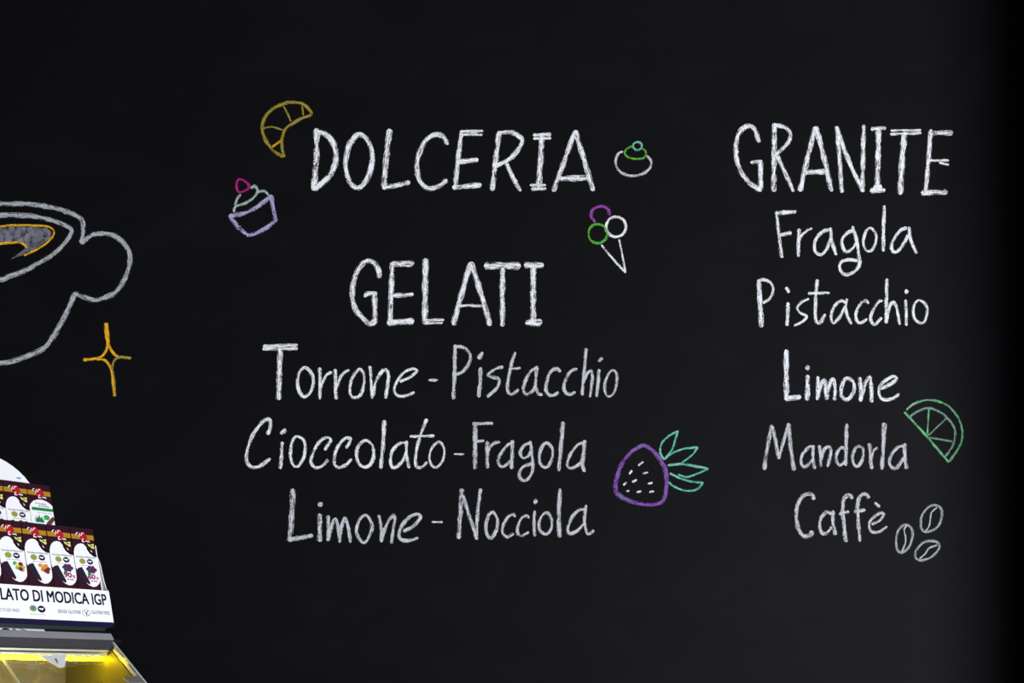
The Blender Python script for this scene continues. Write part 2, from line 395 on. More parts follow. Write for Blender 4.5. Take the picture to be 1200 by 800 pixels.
word('white chalk heading GRANITE over the right-hand list of flavours', [
 (Q, [(40, [(283,258),(262,180),(215,130),(150,150),(105,220),(90,360),(120,490),(190,600),(290,672)]), (42, [(298,675),(300,560),(298,440)]), (28, [(222,440),(305,428)])]),
 (Q, [(44, [(418,118),(415,400),(412,675)]), (35, [(422,126),(500,136),(553,190),(540,260),(490,320),(438,365)]), (34, [(442,385),(510,530),(577,682)])]),
 (Q, [(42, [(763,150),(700,400),(637,675)]), (43, [(772,146),(830,360),(902,675)]), (46, [(692,525),(850,520)])]),
 (R_, [(38, [(3,145),(25,400),(45,687)]), (38, [(6,160),(100,420),(215,660)]), (38, [(235,130),(228,400),(222,680)])]),
 (R_, [(36, [(305,155),(412,148)]), (44, [(360,160),(355,420),(350,675)]), (40, [(298,680),(405,675)]), (50, [(332,650),(372,648)])]),
 (R_, [(26, [(465,198),(715,190)]), (20, [(468,168),(716,166)]), (48, [(578,195),(558,450),(544,700)])]),
 (R_, [(40, [(805,172),(785,400),(760,690)]), (44, [(800,190),(978,188)]), (26, [(795,424),(950,425)]), (22, [(880,445),(952,462)]), (46, [(735,698),(932,692)])]),
])
S = (900, 230, 8); T = (990, 230, 8); U = (880, 310, 8.889); V = (980, 310, 8.889)
word('white chalk word Fragola, first flavour under GRANITE', [
 (S, [(38, [(75,160),(252,145)]), (32, [(80,165),(105,380),(128,568)]), (38, [(120,360),(208,345)])]),
 (S, [(32, [(290,315),(285,430),(282,558)]), (28, [(290,420),(315,365),(360,325),(405,305)])]),
 (S, [(32, [(570,317),(510,332),(450,400),(432,480),(450,530),(500,548),(550,490),(585,400)]), (34, [(585,305),(595,420),(635,543)])]),
 (T, [(32, [(80,322),(20,347),(-30,420),(-5,510),(30,520),(80,480),(105,440)]), (33, [(75,290),(110,420),(130,560),(135,640),(90,708),(20,737),(-30,713),(-52,655),(-20,605),(40,595),(110,605)])]),
 (T, [(27, [(245,300),(290,360),(285,440),(250,510),(200,510),(172,440),(185,360),(215,310)], 1)]),
 (T, [(33, [(370,97),(360,300),(358,508)])]),
 (T, [(31, [(575,300),(520,320),(460,400),(435,480),(465,523),(510,500),(560,430),(600,350)]), (32, [(600,295),(615,400),(650,490),(672,528)])]),
])
word('white chalk word Pistacchio, second flavour under GRANITE', [
 (U, [(50, [(80,172),(95,400),(110,640)]), (31, [(75,172),(130,157),(205,190),(230,270),(200,350),(130,397)])]),
 (U, [(36, [(370,245),(392,284)]), (38, [(383,405),(382,520),(376,628)])]),
 (U, [(29, [(597,361),(530,390),(480,450),(510,500),(575,535),(560,570),(510,610),(455,633)])]),
 (U, [(36, [(690,167),(672,350),(670,520),(685,600),(725,600),(768,525)]), (33, [(602,300),(808,298)])]),
 (V, [(34, [(88,400),(56,377),(1,410),(-49,500),(-49,590),(-19,608),(31,550),(88,440)]), (34, [(108,365),(95,450),(115,540),(152,613)])]),
 (V, [(33, [(327,402),(300,377),(250,410),(205,500),(210,580),(250,608),(312,572)])]),
 (V, [(33, [(472,378),(440,390),(385,470),(355,560),(390,623),(430,600),(467,558)])]),
 (V, [(38, [(525,157),(520,380),(520,602)]), (32, [(530,560),(555,440),(590,392),(620,430),(645,540),(658,617)])]),
 (V, [(50, [(730,282)]), (33, [(722,375),(728,500),(728,627)])]),
 (V, [(31, [(865,372),(930,420),(945,500),(920,590),(875,608),(820,570),(800,490),(815,410)], 1)]),
])
W_ = (905, 390, 7.5)
word('white chalk word Limone, third flavour under GRANITE', [
 (W_, [(46, [(122,162),(122,370),(125,582)]), (46, [(120,575),(237,565)])]),
 (W_, [(48, [(308,308)]), (40, [(308,382),(310,480),(305,582)])]),
 (W_, [(32, [(400,392),(398,500),(395,582)]), (34, [(400,560),(430,450),(458,417),(465,480),(475,578)]), (33, [(480,560),(505,450),(535,407),(550,480),(548,583)])]),
 (W_, [(33, [(665,397),(715,440),(715,520),(660,583),(610,560),(605,490),(630,420)], 1)]),
 (W_, [(35, [(772,400),(775,500),(775,592)]), (34, [(777,585),(805,470),(855,387),(868,480),(872,602)])]),
 (W_, [(32, [(962,485),(1040,450),(1085,410),(1080,387),(1040,390),(970,440),(935,510),(950,570),(1000,588),(1060,575),(1106,542)])]),
])
X = (885, 480, 10); Y = (975, 480, 10); Z = (920, 565, 10)
word('white chalk word Mandorla beside the lime slice drawing', [
 (X, [(46, [(190,192),(140,450),(106,692)]), (43, [(202,200),(240,380),(275,568)]), (40, [(277,565),(330,370),(384,190)]), (47, [(390,172),(415,450),(452,697)])]),
 (X, [(40, [(680,432),(620,442),(550,530),(537,620),(570,668),(620,640),(670,590)]), (42, [(675,430),(675,560),(693,682)])]),
 (X, [(40, [(750,427),(762,540),(765,657)]), (42, [(772,580),(800,480),(850,432),(885,460),(875,560),(850,657)])]),
 (Y, [(38, [(150,452),(100,447),(50,530),(60,620),(100,648),(150,610)]), (44, [(172,177),(165,400),(160,642)])]),
 (Y, [(37, [(315,427),(365,470),(350,590),(295,663),(250,630),(240,550),(265,470)], 1)]),
 (Y, [(46, [(440,407),(450,540),(462,682)]), (34, [(465,570),(480,490),(525,447)])]),
 (Y, [(56, [(610,170),(602,350)]), (46, [(602,330),(595,500),(584,687)])]),
 (Y, [(40, [(830,427),(770,442),(700,520),(670,610),(690,668),(740,688),(790,640),(838,570)]), (46, [(850,408),(850,540),(868,682)])]),
], SOFT)
word('white chalk word Caffè beside the coffee bean drawings', [
 (Z, [(50, [(330,192),(318,147),(260,137),(190,180),(145,270),(130,400),(145,520),(190,610),(240,633),(306,612),(305,580)])]),
 (Z, [(42, [(540,372),(480,352),(420,420),(402,510),(430,590),(480,598),(540,530)]), (42, [(560,342),(562,480),(588,607)])]),
 (Z, [(46, [(782,182),(750,152),(700,177),(675,270),(685,450),(710,687)]), (42, [(642,370),(738,348)])]),
 (Z, [(43, [(977,177),(940,137),(880,160),(850,260),(855,450),(875,682)]), (42, [(818,345),(928,325)])]),
 (Z, [(36, [(1022,490),(1100,450),(1155,390),(1150,362),(1090,372),(1000,450),(985,520),(1020,580),(1100,580),(1186,523)]), (38, [(1058,243),(1100,285)])]),
], SOFT)

# ------------------------------------------------------------------ chalk drawings
cs = (250, 100, 6.667)
chalk_thing('chalk_croissant', 'dull yellow chalk drawing of a curved croissant', 'chalk drawing', [
 ('outline', cs, [(27, [(545,558),(480,520),(410,430),(382,340),(402,260),(460,190),(560,142),(650,136),(720,160),(768,213)]), (25, [(768,218),(755,238),(690,260),(620,300),(560,350),(537,420),(540,500),(553,556)])], OLIVE),
 ('fold_line', cs, [(15, [(550,168),(580,220),(605,282)])], OLIVE), ('fold_line', cs, [(14, [(695,168),(705,232)])], OLIVE),
 ('fold_line', cs, [(15, [(397,340),(450,326),(542,350)])], OLIVE), ('fold_line', cs, [(19, [(463,480),(522,437)])], YEL)])
cc = (250, 180, 6.667)
chalk_thing('chalk_cupcake', 'chalk drawing of a cupcake with lavender cup and pink berry on top', 'chalk drawing', [
 ('cup', cc, [(33, [(130,487),(250,463),(350,410),(450,332)]), (32, [(455,335),(470,430),(488,522)]), (31, [(488,525),(400,590),(330,625),(272,638)]), (32, [(268,636),(200,580),(130,490)])], LAV),
 ('cream', cc, [(22, [(162,455),(176,412),(250,388),(320,340),(345,292),(325,255),(298,268)]), (22, [(172,400),(187,352),(212,325)]), (22, [(345,300),(400,295),(428,322)])], MINTW),
 ('berry', cc, [(20, [(200,202),(255,222),(280,260),(245,293),(200,303),(184,250)], 1)], PINK)])
bs = (670, 150, 10)
chalk_thing('chalk_bun', 'chalk drawing of a round white bun with green icing and teal cherry', 'chalk drawing', [
 ('bun', bs, [(32, [(590,282),(540,310),(515,400),(545,490),(620,545),(720,563),(830,540),(915,470),(930,390),(882,332)])], SOFT),
 ('icing', bs, [(25, [(700,217),(640,250),(622,300),(660,345),(750,365),(840,355),(868,310),(860,270),(832,250)])], GREEN),
 ('cherry', bs, [(25, [(770,167),(814,190),(817,235),(770,264),(723,235),(723,190)], 1)], TEAL)])
def circ(cx, cy, r, n=10): return [(cx+r*math.cos(6.2832*i/n), cy+r*math.sin(6.2832*i/n)) for i in range(n)]
ic = (660, 220, 7.275)
chalk_thing('chalk_ice_cream', 'chalk drawing of a cone with violet, white and green ice cream balls', 'chalk drawing', [
 ('scoop', ic, [(27, [(267,288),(238,240),(255,185),(320,158),(380,180),(394,228)])], VIOL),
 ('scoop', ic, [(25, circ(450, 333, 85), 1)], WHITE), ('scoop', ic, [(23, circ(295, 392, 81), 1)], GREEN),
 ('cone', ic, [(19, [(328,492),(400,580),(530,722)]), (17, [(478,445),(505,580),(530,715)])], WHITE)])
sb = (700, 490, 7.271)
seeds = [[(352,400),(388,374)], [(274,472),(292,448)], [(392,470),(426,463)], [(224,568),(245,550)], [(300,542),(330,527)],
         [(434,555),(464,551)], [(252,622),(266,618)], [(340,629),(368,622)], [(448,629),(476,621)]]
chalk_thing('chalk_strawberry', 'chalk drawing of a purple strawberry with white seeds and teal leaves', 'chalk drawing', [
 ('outline', sb, [(36, [(385,232),(450,257),(520,330),(575,430),(590,530),(575,660),(540,718),(440,738),(300,714),(180,653),(157,600),(167,500),(220,370),(300,280)], 1)], PURP)]
 + [('seed', sb, [(19, p)], WHITE) for p in seeds] + [
 ('leaf', sb, [(19, [(565,348),(535,290),(550,210),(610,150),(685,110)]), (19, [(686,112),(660,190),(640,260),(572,348)])], TEAL),
 ('leaf', sb, [(19, [(575,345),(640,297),(740,260),(850,247)]), (18, [(852,248),(810,310),(722,378)])], TEAL),
 ('leaf', sb, [(22, [(605,400),(700,390),(800,402),(940,430)]), (19, [(940,432),(860,470),(760,500),(692,480)])], TEAL),
 ('leaf', sb, [(21, [(622,470),(700,510),(800,540),(897,550)]), (19, [(897,552),(840,610),(740,615),(650,580),(612,547)])], TEAL)])
ls = (1030, 450, 7.273)
chalk_thing('chalk_lime_slice', 'green chalk drawing of a half lime slice with three spokes', 'chalk drawing', [
 ('chord', ls, [(22, [(218,243),(400,440),(588,662)])], LIME),
 ('rind', ls, [(20, [(237,215),(320,157),(450,136),(580,180),(670,280),(710,400),(690,520),(602,655)])], LIME),
 ('inner_arc', ls, [(21, [(268,273),(340,226),(440,206),(550,260),(630,350),(650,430),(630,520),(567,615)])], GLIME),
 ('spoke', ls, [(15, [(425,220),(410,436)])], LIME), ('spoke', ls, [(13, [(573,293),(422,436)])], GLIME), ('spoke', ls, [(18, [(620,489),(435,456)])], GLIME)])
be = (1030, 580, 8.889)
for lab, out, cr in [
 ('grey chalk coffee bean drawing highest of the three, under the lime slice', [(600,107),(648,150),(650,240),(600,340),(500,383),(442,350),(437,250),(480,160),(540,112)], [(600,132),(545,180),(535,250),(520,320),(483,375)]),
 ('grey chalk coffee bean drawing right next to the word Caffè', [(290,312),(338,350),(348,430),(310,540),(245,598),(190,570),(177,480),(195,380),(240,322)], [(285,322),(260,360),(275,440),(270,510),(238,585)]),
 ('grey chalk coffee bean drawing lowest of the three, lying most slanted', [(540,477),(618,500),(620,560),(550,640),(450,678),(387,660),(377,600),(420,530),(480,487)], [(600,522),(520,552),(480,610),(422,657)])]:
    chalk_thing('chalk_coffee_bean', lab, 'chalk drawing', [('outline', be, [(27, out, 1)], GREY), ('crease', be, [(18, cr)], SOFT)], 'chalk coffee beans')
sp_ = (80, 360, 6.667)
chalk_thing('chalk_sparkle', 'yellow chalk four-pointed sparkle beside the cup drawing', 'chalk drawing', [
 ('ray_curve', sp_, [(21, [(293,128),(297,220),(308,310),(268,380),(200,402),(125,411)])], YEL),
 ('ray_curve', sp_, [(21, [(303,128),(312,220),(325,310),(370,375),(420,390),(486,396)])], YEL),
 ('ray_curve', sp_, [(21, [(125,413),(250,405),(310,435),(340,510),(352,600),(360,690)])], YEL),
 ('ray_curve', sp_, [(21, [(486,396),(400,390),(360,420),(345,490),(360,590),(364,690)])], OLIVE)])
# the cup, symmetrical about x = 12 (its other half continues past the picture)
cu = (0, 0, 1.0); mir = lambda P: [(24-x, y) for x, y in P]
rim = [(20,239),(30,238.8),(48,241),(67.5,244.8),(85.5,250.8),(96,258),(97.5,269),(96,284)]
inner = [(22,252.3),(45,254.5),(63,259),(79.5,265.8),(84,272.5),(76.5,284.5),(64.5,296.5),(48,307),(30,316.8),(12,323.5),(0,327.3)]
body = [(88,345),(74,374),(54,406),(30,418),(12,424),(0,425.3),(-14,424),(-34,416)]
cupo = chalk_thing('chalk_cup', 'large grey chalk drawing of a cup of coffee with round handle', 'chalk drawing', [
 ('rim', cu, [(5.6, list(reversed(mir(rim[1:])))+rim)], GREY),
 ('handle', cu, [(5.8, [(96,284),(108,276),(120,273.5),(135,276.5),(147,287.5),(152.6,302),(148.5,322),(136,342),(116,351),(104,350),(88,344)])], GREY),
 ('coffee_edge', cu, [(5.6, inner+[(-20,320),(-45,303),(-60,283),(-58,270),(-40,258.5),(-15,253)], 1)], GREY),
 ('body', cu, [(6.4, body+[(-52,394),(-66,360),(-74,318),(-74,286)])], GREY),
 ('swirl_outline', cu, [(2.6, [(-12,268),(0,265.8),(15,264),(37.5,264.3),(57,265.8),(63.7,271.8),(60,280),(48,289.8),(29,299.3)])], YEL),
 ('swirl_outline', cu, [(3.4, [(-12,288),(0,286),(15,284.5),(25.5,284.8),(31,289.5)])], YEL)])
# rubbed-in swirl of milk foam
sw = [(-12,269.5),(0,267),(15,265.5),(37,265.5),(55,267.2),(61,272),(58,279.5),(45,289.5),(27,299),(12,304),(26,294),(31.5,289.5),(25.5,283.5),(15,283),(0,285),(-12,287)]
bm = bmesh.new(); uvl = bm.loops.layers.uv.new('UVMap')
vsx = [bm.verts.new(wall_pt(x, y, 0.0005) - cupo.location) for x, y in sw]
for t_ in tessellate_polygon([[Vector((x, y, 0)) for x, y in sw]]):
    f_ = bm.faces.new([vsx[i] for i in t_])
    for lp, i in zip(f_.loops, t_): lp[uvl].uv = (sw[i][0]*K*16, 0.5+(sw[i][1]-280)/60)
bmesh.ops.recalc_face_normals(bm, faces=bm.faces[:])
me = bpy.data.meshes.new('milk_swirl'); bm.to_mesh(me); bm.free()
link('milk_swirl', me, chalk('rubbed_grey_chalk', srgb(190, 190, 205), srgb(150, 150, 165), 0.5), cupo)

# ------------------------------------------------------------------ display case (counter set at 45 degrees to the wall)
TX, TY, TZ = -1.04875, 2.62, CAM_H+0.15945        # lower right corner of the carton front
ROT = math.radians(45)
def cpt(u, y, z): return Vector((TX+u*math.cos(ROT)-y*math.sin(ROT), TY+u*math.sin(ROT)+y*math.cos(ROT), TZ+z))
TILT = math.radians(20); ct, st_ = math.cos(TILT), math.sin(TILT)
def tl(w_, v): return (w_*ct+v*st_, v*ct-w_*st_)  # tilted plane (depth, height) -> (y, z)

STEEL = mat('dark_grey_enamel', srgb(46, 46, 52), 0.5, 0, 0.06, 40, 0.15); BRUSH = mat('brushed_steel', srgb(190, 190, 198), 0.4, 0.4, 0.12, 14)
GOLD = mat('pale_steel_rail', srgb(200, 198, 194), 0.3, 0.7, 0.08, 30)
BLACKP = mat('black_rubber', srgb(13, 13, 15), 0.7, 0, 0.1, 60, 0.1)
LINER = mat('case_liner', srgb(96, 94, 89), 0.6, 0, 0.08, 9, 0.2)
CAB = mat('cabinet_laminate', srgb(40, 36, 34), 0.45, 0, 0.15, 12)
EDGE = mat('polished_glass_edge', srgb(205, 214, 208), 0.25, 0, 0.05)
GLASS = glass_material()
GREENG = mat('green_glass_edge', srgb(14, 30, 28), 0.4, 0, 0.05, 60, 0.12)
WHITEC = mat('white_carton', srgb(246, 247, 252), 0.5, 0, 0.015, 40)
NAVY = mat('navy_ink', srgb(24, 18, 56), 0.6, 0, 0.05, 60, 0.12)

UL = -0.90
case = empty('glass_display_case', cpt(-0.45, 0, -TZ), (0, 0, ROT))
tag(case, 'glass pastry display case with dark steel top and glowing yellow interior', 'display case')
def cpart(name, me, m, parent=None):
    me.transform(Matrix.Translation(Vector((0.45, 0, TZ)))); return link(name, me, m, parent or case)
slab_poly = [(0.006, -0.031), (-0.012, -0.046), (-0.012, -0.073), (0.31, -0.073), (0.31, -0.031)]
cpart('top_slab', prism('top_slab', slab_poly, UL, -0.004, lambda x, y, h: (h, x, y)), STEEL)
cpart('steel_lip', prism('steel_lip', [(0.006, -0.0295), (-0.0136, -0.0455), (-0.0120, -0.0468), (0.0062, -0.0312)], UL, -0.0042, lambda x, y, h: (h, x, y)), BRUSH)
cpart('end_cap', prism('end_cap', [(0.010, -0.028), (-0.018, -0.046), (-0.018, -0.055), (0.31, -0.055), (0.31, -0.028)], -0.004, 0.014, lambda x, y, h: (h, x, y)), BLACKP)
cpart('gasket', boxmesh('gasket', (UL, 0.022, -0.0312), (-0.03, 0.05, -0.0238)), BLACKP)
cpart('gasket', boxmesh('gasket', (UL, 0.22, -0.0312), (-0.03, 0.25, -0.0238)), BLACKP)
tp = cpart('top_glass', boxmesh('top_glass', (UL, 0.0, -0.024), (-0.022, 0.27, -0.0128)), GREENG)
cpart('rail', boxmesh('rail', (UL, -0.004, -0.0785), (-0.012, 0.006, -0.0735), 0.001), GOLD)
cpart('rail', boxmesh('rail', (UL, 0.004, -0.0885), (-0.012, 0.012, -0.0835), 0.001), GOLD)
cpart('back_panel', boxmesh('back_panel', (UL, 0.29, -0.45), (-0.012, 0.31, -0.073)), LINER)
cpart('deck', boxmesh('deck', (UL, -0.53, -0.47), (-0.012, 0.31, -0.45)), LINER)
cpart('end_panel', prism('end_panel', [(-0.012, -0.0732), (-0.53, -0.362), (-0.53, -0.47), (0.31, -0.47), (0.31, -0.0732)], -0.012, -0.008, lambda x, y, h: (h, x, y)), LINER)
cpart('end_skin', prism('end_skin', [(-0.012, -0.0732), (-0.53, -0.362), (-0.53, -0.47), (0.31, -0.47), (0.31, -0.0732)], -0.0079, 0.0, lambda x, y, h: (h, x, y)), CAB)
cpart('end_panel', boxmesh('end_panel', (UL-0.012, -0.53, -0.47), (UL, 0.31, -0.031)), CAB)
cpart('front_glass_sill', boxmesh('front_glass_sill', (UL, -0.545, -0.47), (0.0, -0.53, -0.36)), STEEL)
cab = cpart('cabinet', boxmesh('cabinet', (UL-0.012, -0.52, -TZ+0.08), (0.0, 0.31, -0.47), 0.003), CAB)
cpart('plinth', boxmesh('plinth', (UL, -0.46, -TZ), (-0.03, 0.29, -TZ+0.08)), BLACKP)
# sloped front panes: 61 degrees back from upright
ts = math.radians(61)
def gpt(u, s, h):      # u along, s up the slope (0 at y=0,z=-0.05), h out of the pane
    return (u, s*math.sin(ts)-h*math.cos(ts), -0.05+s*math.cos(ts)+h*math.sin(ts))
for u0, u1 in ((UL, -0.300), (-0.2975, -0.012)):
    pn = cpart('front_pane', prism('front_pane', [(u0, -0.040), (u1, -0.040), (u1, -0.61), (u0, -0.61)], -0.006, 0.0, gpt), GLASS)
    ed = prism('pane_edge', [(u1-0.003, -0.040), (u1, -0.040), (u1, -0.61), (u1-0.003, -0.61)], -0.0065, 0.0008, gpt)
    cpart('pane_edge', ed, EDGE, pn)
cpart('edge_trim', prism('edge_trim', [(-0.008, 0.0), (-0.0035, 0.0), (-0.0035, -0.61), (-0.008, -0.61)], -0.004, 0.004, gpt), EDGE)
cpart('glass_clamp', prism('glass_clamp', [(-0.055, -0.205), (-0.014, -0.200), (-0.014, -0.235), (-0.048, -0.235)], 0.0009, 0.006, gpt), GOLD)
# light tube under the top
bm = bmesh.new(); bmesh.ops.create_cone(bm, cap_ends=True, segments=12, radius1=0.0048, radius2=0.0048, depth=UL*-1-0.02)
bmesh.ops.rotate(bm, verts=bm.verts, matrix=Matrix.Rotation(math.radians(90), 3, 'Y'))
bmesh.ops.translate(bm, verts=bm.verts, vec=(UL/2-0.008, 0.02, -0.0965))
me = bpy.data.meshes.new('light_tube'); bm.to_mesh(me); bm.free()
cpart('light_tube', me, emission('yellow_light_tube', (1.0, 0.66, 0.001, 1), 110.0))

# price tag stuck on the sloped glass, and the card in front of the gasket
tg = empty('price_tag', cpt(-0.185, -0.10, -0.105), (0, 0, ROT))
tag(tg, 'small white triangular price tag stuck on the yellow sloping glass', 'price tag')
def tpart(name, me, m):
    me.transform(Matrix.Translation(Vector((0.185, 0.10, 0.105)))); return link(name, me, m, tg)
tpart('card', prism('card', [(-0.2205, -0.0905), (-0.1600, -0.0860), (-0.1760, -0.148), (-0.1885, -0.153)], 0.0012, 0.0020, gpt), WHITEC)
tpart('fold', prism('fold', [(-0.1598, -0.0860), (-0.1500, -0.0880), (-0.1740, -0.146), (-0.1758, -0.148)], 0.0012, 0.0020, gpt), WHITEC)
tpart('print', prism('print', [(-0.186, -0.108), (-0.181, -0.108), (-0.184, -0.130), (-0.187, -0.130)], 0.0021, 0.0024, gpt), mat('grey_ink', srgb(90, 95, 105)))
dpart = lambda name, me, m: cpart(name, me, m, tp)
tocard = lambda x, y, h: (x, 0.014-h, y)
dpart('label_strip', prism('card', [(-0.46, -0.0312), (-0.168, -0.0312), (-0.171, -0.0242), (-0.46, -0.0242)], 0, 0.001, tocard), mat('soft_white_card', srgb(190, 192, 200), 0.6))
def blob(cx, cy, rx, ry, n=9, j=0.25):
    return [(cx+rx*(1+random.uniform(-j, j))*math.cos(6.2832*i/n), cy+ry*(1+random.uniform(-j, j))*math.sin(6.2832*i/n)) for i in range(n)]
dpart('label_print', prism('print', blob(-0.262, -0.0275, 0.009, 0.0028), 0.001, 0.0013, tocard), BLACKP)
dpart('label_print', prism('print', blob(-0.2425, -0.0275, 0.0045, 0.0028), 0.001, 0.0013, tocard), mat('purple_ink', srgb(120, 50, 110)))
dpart('label_print', prism('print', [(-0.232, -0.0252), (-0.225, -0.0252), (-0.208, -0.0300), (-0.216, -0.0300)], 0.001, 0.0013, tocard), BLACKP)

# ------------------------------------------------------------------ carton with the chocolate boxes
ctn = empty('display_carton', cpt(-0.19, 0.10, -0.0128), (0, 0, ROT))
tag(ctn, 'white cardboard counter display reading CIOCCOLATO DI MODICA IGP, on the glass case', 'display carton')
def kpart(name, me, m, parent=None):
    me.transform(Matrix.Translation(Vector((0.19, -0.10, 0.0128)))); return link(name, me, m, parent or ctn)
def tilted(x, v, h): y, z = tl(-h, v); return (x, y, z)     # x along, v up the panel, h out of it
CL = -0.385
front = kpart('front_panel', prism('front_panel', [(CL, 0), (0, 0), (0, 0.086), (-0.004, 0.0905), (CL, 0.0905)], -0.003, 0, tilted), WHITEC)
kpart('navy_border', prism('navy_border', [(CL, -0.0135), (-0.001, -0.0135), (0, 0), (CL, 0)], -0.003, -0.0001, tilted), NAVY, front)
prof = [(0.003, -0.0126)] + [tl(0.0035, 0.004), tl(0.0035, 0.081), tl(0.030, 0.081), tl(0.030, 0.237), tl(0.098, 0.237), tl(0.098, 0.29), (0.215, tl(0.098, 0.29)[1]), (0.215, -0.0126)]
kpart('stepped_body', prism('stepped_body', prof, CL, -0.0015, lambda x, y, h: (h, x, y)), WHITEC)
side = [tl(0.0002, 0.001), tl(0.0002, 0.09), tl(0.0115, 0.102), tl(0.018, 0.13), tl(0.024, 0.18), tl(0.034, 0.205), tl(0.06, 0.215), tl(0.0978, 0.218), (0.2148, 0.16), (0.2148, -0.0126), (0.004, -0.0126)]
kpart('side_panel', prism('side_panel', side, -0.0014, 0.0008, lambda x, y, h: (h, x, y)), WHITEC)
arc = [(-0.25+0.14*math.cos(math.radians(a)), 0.379+0.14*math.sin(math.radians(a))) for a in range(-20, 201, 8)]
kpart('header_card', prism('header_card', arc+[(-0.38, 0.24), (-0.12, 0.24)], -0.101, -0.0985, tilted), WHITEC)
hd = [(-0.250+0.1*math.cos(math.radians(a)), 0.4+0.085*math.sin(math.radians(a))) for a in range(-45, 45, 10)]
kpart('header_print', prism('header_print', blob(-0.152, 0.4545, 0.006, 0.003), -0.0984, -0.0982, tilted), mat('pale_blue_ink', srgb(120, 160, 190)))

def printed(name, body, x_right, v0, height, m, width=None, h=0.0002, x_left=None, thing=None, conv=tilted, parent=None, adder=None, bold=0.014):
    me = text_mesh(name, body, bold=bold); x0, x1, y0, y1 = bounds(me)
    wd = width or (x_right-x_left if x_left is not None else (x1-x0)*height/(y1-y0))
    for v in me.vertices:
        X_ = (v.co.x-x1)/(x1-x0)*wd+x_right; V_ = (v.co.y-y0)/(y1-y0)*height+v0
        v.co = conv(X_, V_, h)
    return (adder or kpart)(name, me, m, parent)
w18 = bounds(text_mesh('a', 'LATO DI MODICA IGP')); w24 = bounds(text_mesh('b', 'CIOCCOLATO DI MODICA IGP'))
printed('title_print', 'CIOCCOLATO DI MODICA IGP', -0.009, 0.0475, 0.0325, NAVY, width=0.262*(w24[1]-w24[0])/(w18[1]-w18[0]), parent=front, bold=0.026)
SUB = mat('slate_ink', srgb(95, 125, 150))
PALE = mat('pale_slate_ink', srgb(165, 180, 205))
printed('small_print', 'SENZA GLUTINE', -0.0815, 0.0195, 0.0095, SUB, x_left=-0.139, parent=front)
printed('small_print', 'GLUTEN FREE', -0.0065, 0.0215, 0.0095, SUB, x_left=-0.054, parent=front)
printed('small_print', 'LACTOSE FREE', -0.2315, 0.0165, 0.0085, PALE, x_left=-0.287, parent=front)
for xa, xb in ((-0.208, -0.198), (-0.196, -0.190), (-0.188, -0.172)):
    kpart('fine_print', prism('fine_print', [(xa, 0.0118), (xb, 0.0118), (xb, 0.0138), (xa, 0.0138)], 0, 0.0002, tilted), PALE, front)
OLV = mat('olive_ink', srgb(160, 175, 60)); TEALI = mat('steel_blue_ink', srgb(70, 130, 140))
def disc(cx, cy, r, n=18): return [(cx+r*math.cos(6.2832*i/n), cy+r*math.sin(6.2832*i/n)) for i in range(n)]
kpart('seal', prism('seal', disc(-0.1985, 0.0285, 0.0088), 0, 0.0002, tilted), OLV, front)
kpart('seal_centre', prism('seal_centre', disc(-0.1985, 0.0295, 0.0062), 0.0002, 0.0004, tilted), TEALI, front)
kpart('seal', prism('seal', disc(-0.1785, 0.0275, 0.0095), 0, 0.0002, tilted), NAVY, front)
mark = lambda cx, cy, s: [(cx+a*s, cy+b*s) for a, b in ((-0.6,0.2),(-0.2,0.3),(0.1,0.15),(0.6,0.45),(0.35,-0.05),(0.1,-0.35),(-0.15,-0.1),(-0.5,-0.1))]
kpart('seal_mark', prism('seal_mark', mark(-0.1785, 0.0275, 0.0105), 0.0002, 0.0004, tilted), WHITEC, front)
# crossed-grain ring
def ring(cx, cy, r0, r1, n=20, a0=0, a1=360):
    A_ = [math.radians(a0+(a1-a0)*i/n) for i in range(n+1)]
    return [(cx+r1*math.cos(a), cy+r1*math.sin(a)) for a in A_] + [(cx+r0*math.cos(a), cy+r0*math.sin(a)) for a in reversed(A_)]
kpart('grain_ring', prism('grain_ring', ring(-0.068, 0.0235, 0.0092, 0.0102, 24, 2, 358), 0, 0.0002, tilted), SUB, front)
for p in ([(-0.0745,0.0305),(-0.0735,0.031),(-0.061,0.0165),(-0.062,0.0158)], [(-0.0625,0.031),(-0.0612,0.0303),(-0.0685,0.0215),(-0.070,0.0225)], [(-0.0695,0.0225),(-0.0675,0.0225),(-0.0665,0.016),(-0.068,0.0158)]):
    kpart('grain_mark', prism('grain_mark', p, 0, 0.0003, tilted), NAVY, front)

# chocolate boxes -----------------------------------------------------------
BW, BH, BD = 0.0600, 0.195, 0.0135
PLUM = mat('plum_carton', srgb(50, 17, 33), 0.5, 0, 0.2, 25, 0.15)
GOLDI = mat('gold_ink', srgb(176, 128, 12), 0.5, 0, 0.12, 80); REDI = mat('red_ink', srgb(178, 14, 34), 0.45, 0, 0.1)
YELI = mat('lemon_ink', srgb(226, 228, 120), 0.45, 0, 0.06); DKI = mat('dark_bar_ink', srgb(36, 28, 52), 0.5, 0, 0.2, 60, 0.2)
SEALI = mat('olive_seal_ink', srgb(150, 155, 60), 0.5, 0, 0.35, 600); MAGI = mat('magenta_ink', srgb(190, 20, 130), 0.5)
GRNI = mat('leaf_ink', srgb(20, 130, 65), 0.5, 0, 0.15); LGRN = mat('bright_leaf_ink', srgb(50, 170, 80), 0.5, 0, 0.1)
ORI = mat('orange_ink', srgb(225, 130, 30), 0.5, 0, 0.2, 200); GRPI = mat('grape_ink', srgb(75, 30, 80), 0.5, 0, 0.2, 200)
CHOC = mat('chocolate_ink', srgb(95, 50, 50), 0.5, 0, 0.15, 150); NUTI = mat('nut_ink', srgb(205, 170, 90), 0.5, 0, 0.15, 200)
